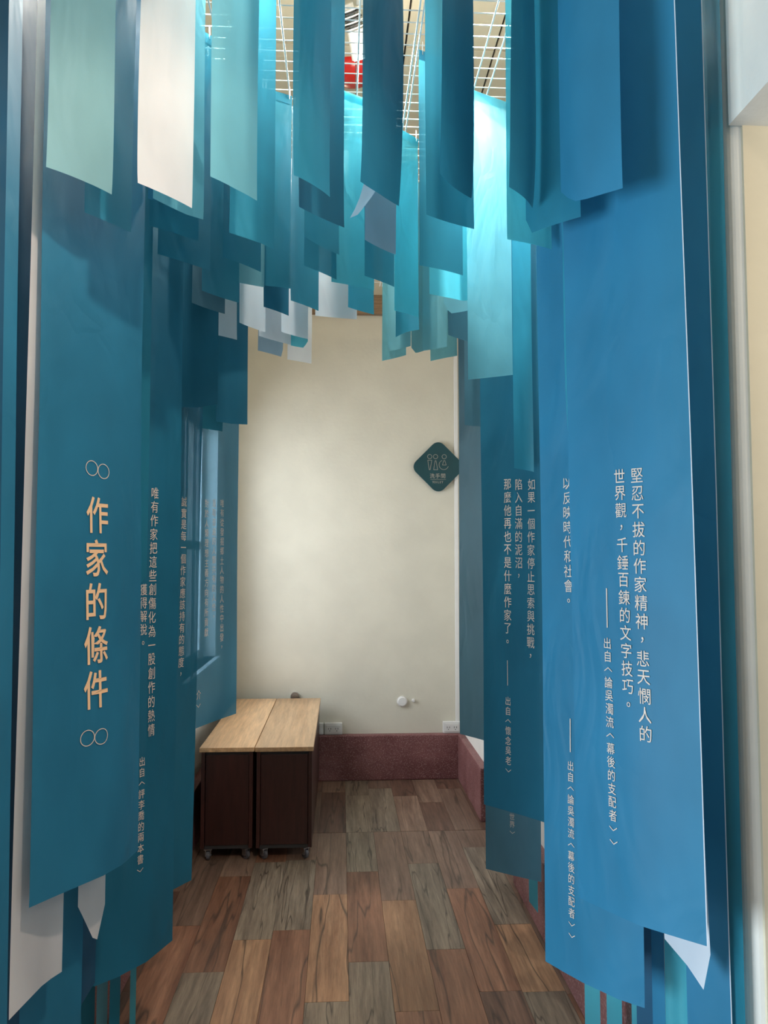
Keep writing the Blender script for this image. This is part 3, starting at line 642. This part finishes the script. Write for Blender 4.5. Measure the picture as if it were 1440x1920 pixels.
U_ = [
 ('teal', [(985, 412), (997, 437), (1088, 406)], (1.66, 1.64, 1.56), 'blue teal banner tucked behind the rightmost overhead banner'),
 ('aqua', [(952, 448), (1035, 467)], (1.86, 1.90), 'light teal banner foot left of the blue teal one'),
 ('pale', [(286, 372), (350, 402), (380, 412)], (1.72, 1.80, 1.84), 'turquoise banner glowing just behind the pinkish white one'),
 ('teal', [(160, 398), (247, 436)], (1.62, 1.75), 'turquoise banner behind the seafoam one, brightest at the top'),
 ('teal', [(430, 436), (490, 457), (514, 467)], (1.84, 1.90, 1.93), 'blue teal banner with bright right edge behind the grey teal one'),
 ('deep', [(560, 388), (645, 427)], (1.84, 1.96), 'deep blue banner directly under the creased teal one'),
 ('teal', [(798, 403), (888, 430)], (1.90, 2.00), 'teal banner behind the bent dark blue one'),
 ('blue', [(278, 372), (350, 392)], (1.92, 1.98), 'mid blue hem peeping out under the pinkish white banner'),
 ('teal', [(280, 423), (372, 452)], (2.00, 2.10), 'teal hem stepping down left of the arch, second step'),
 ('teal', [(296, 476), (395, 508)], (2.10, 2.22), 'teal hem stepping down left of the arch, third step'),
 ('teal', [(418, 481), (490, 510)], (2.18, 2.29), 'strong teal hem left of the twisted pale edge'),
 ('teal', [(570, 444), (635, 478)], (2.08, 2.20), 'teal hem under the deep blue overhead banner, upper of two'),
 ('teal', [(570, 498), (632, 524)], (2.24, 2.34), 'teal hem under the deep blue overhead banner, lower of two'),
 ('lav', [(683, 450), (741, 478)], (2.08, 2.18), 'grey lavender banner hem at the centre under the dark one'),
 ('teal', [(684, 517), (740, 538)], (2.32, 2.42), 'teal hem below the grey lavender one'),
 ('seab', [(424, 525), (495, 539)], (2.42, 2.46), 'muted teal hem above the white hems'),
 ('teal', [(378, 545), (447, 568)], (2.30, 2.37), 'teal hem stepping down left of the white hems'),
 ('slate', [(359, 568), (421, 589)], (2.36, 2.42), 'greyish dark hem lowest of the steps at the left of the arch'),
 ('aqua', [(622, 528), (702, 544)], (2.44, 2.52), 'bright turquoise banner rising up to the red pod'),
 ('teal', [(787, 497), (869, 516)], (2.24, 2.32), 'teal banner hem right of the brightest turquoise strip'),
 ('teal', [(546, 563), (598, 583)], (2.55, 2.63), 'teal hem left of the central white hem'),
 ('teal', [(491, 535), (545, 541)], (2.46, 2.50), 'muted teal banner with a bright vertical right edge'),
 ('deep', [(495, 575), (542, 592)], (2.62, 2.70), 'dark teal hem between white hems on the left of the arch'),
 ('aqua', [(740, 582), (785, 595)], (2.66, 2.74), 'brightest turquoise banner right of the centre'),
 ('teal', [(652, 576), (701, 590)], (2.72, 2.78), 'teal hem at the crown of the arch right of the white hem'),
 ('white', [(591, 592), (669, 599)], (2.82, 2.84), 'white hem at the crown of the arch'),
 ('white', [(386, 623), (405, 628), (445, 637)], (2.60, 2.63, 2.70), 'small white hem farthest left in the arch'),
 ('white', [(448, 605), (497, 623)], (2.76, 2.86), 'white hem second from the left in the arch'),
 ('white', [(485, 630), (550, 648)], (2.96, 3.06), 'pale white hem behind the second white hem'),
 ('white', [(527, 622), (577, 636)], (2.88, 2.96), 'white hem right of the dark teal hem in the arch'),
 ('aqua', [(545, 648), (570, 652), (577, 640)], (3.02, 3.04, 3.06), 'small blue hem peeping out under the white ones'),
 ('lav', [(484, 657), (527, 669), (531, 655)], (3.12, 3.18, 3.20), 'grey white banner with curled blue foot at the left of the arch'),
 ('cream', [(539, 674), (584, 682)], (3.16, 3.22), 'warm white hem lowest at the left of the arch'),
 ('pale', [(717, 677), (724, 675), (762, 666)], (3.20, 3.18, 3.12), 'pale turquoise hem lowest at the right of the arch'),
 ('seab', [(727, 659), (770, 649)], (3.06, 3.00), 'muted turquoise hem just inside the pale one'),
 ('teal', [(741, 632), (765, 622), (785, 618)], (2.94, 2.90, 2.88), 'teal hem inside the muted turquoise one on the right of the arch'),
 ('seab', [(772, 652), (779, 662), (795, 658)], (3.10, 3.08, 3.05), 'narrow muted hem between two right arch hems'),
 ('seab', [(793, 658), (838, 650)], (3.00, 2.94), 'grey teal hem with soft sheen in the right of the arch'),
 ('pale', [(807, 677), (857, 667)], (3.30, 3.22), 'pale hem beside the cable trunking at the right of the arch'),
 ('aqua', [(806, 551), (877, 566), (886, 556)], (2.44, 2.50, 2.54), 'bright cyan banner with folded hem right of the arch'),
 ('seab', [(832, 566), (842, 588), (880, 582)], (2.66, 2.64, 2.60), 'blue grey curled foot behind the bright cyan hem'),
 ('slate', [(840, 628), (880, 641)], (2.86, 2.92), 'slate hem left of the crinkled banner foot'),
]
for f, p_, y_, lb in U_:
    top = TOP
    banner(f, p_, None, lb, ys=list(y_), group=GU, wob=.003, bow=.005)
banner('lav', [(656, 409), (672, 402), (702, 362)], None, 'small pale curled ribbon foot left of the grey lavender hem', ys=[1.98, 2.0, 2.03], group=GU, wob=.001, bow=0, kick=(-.06, 0))
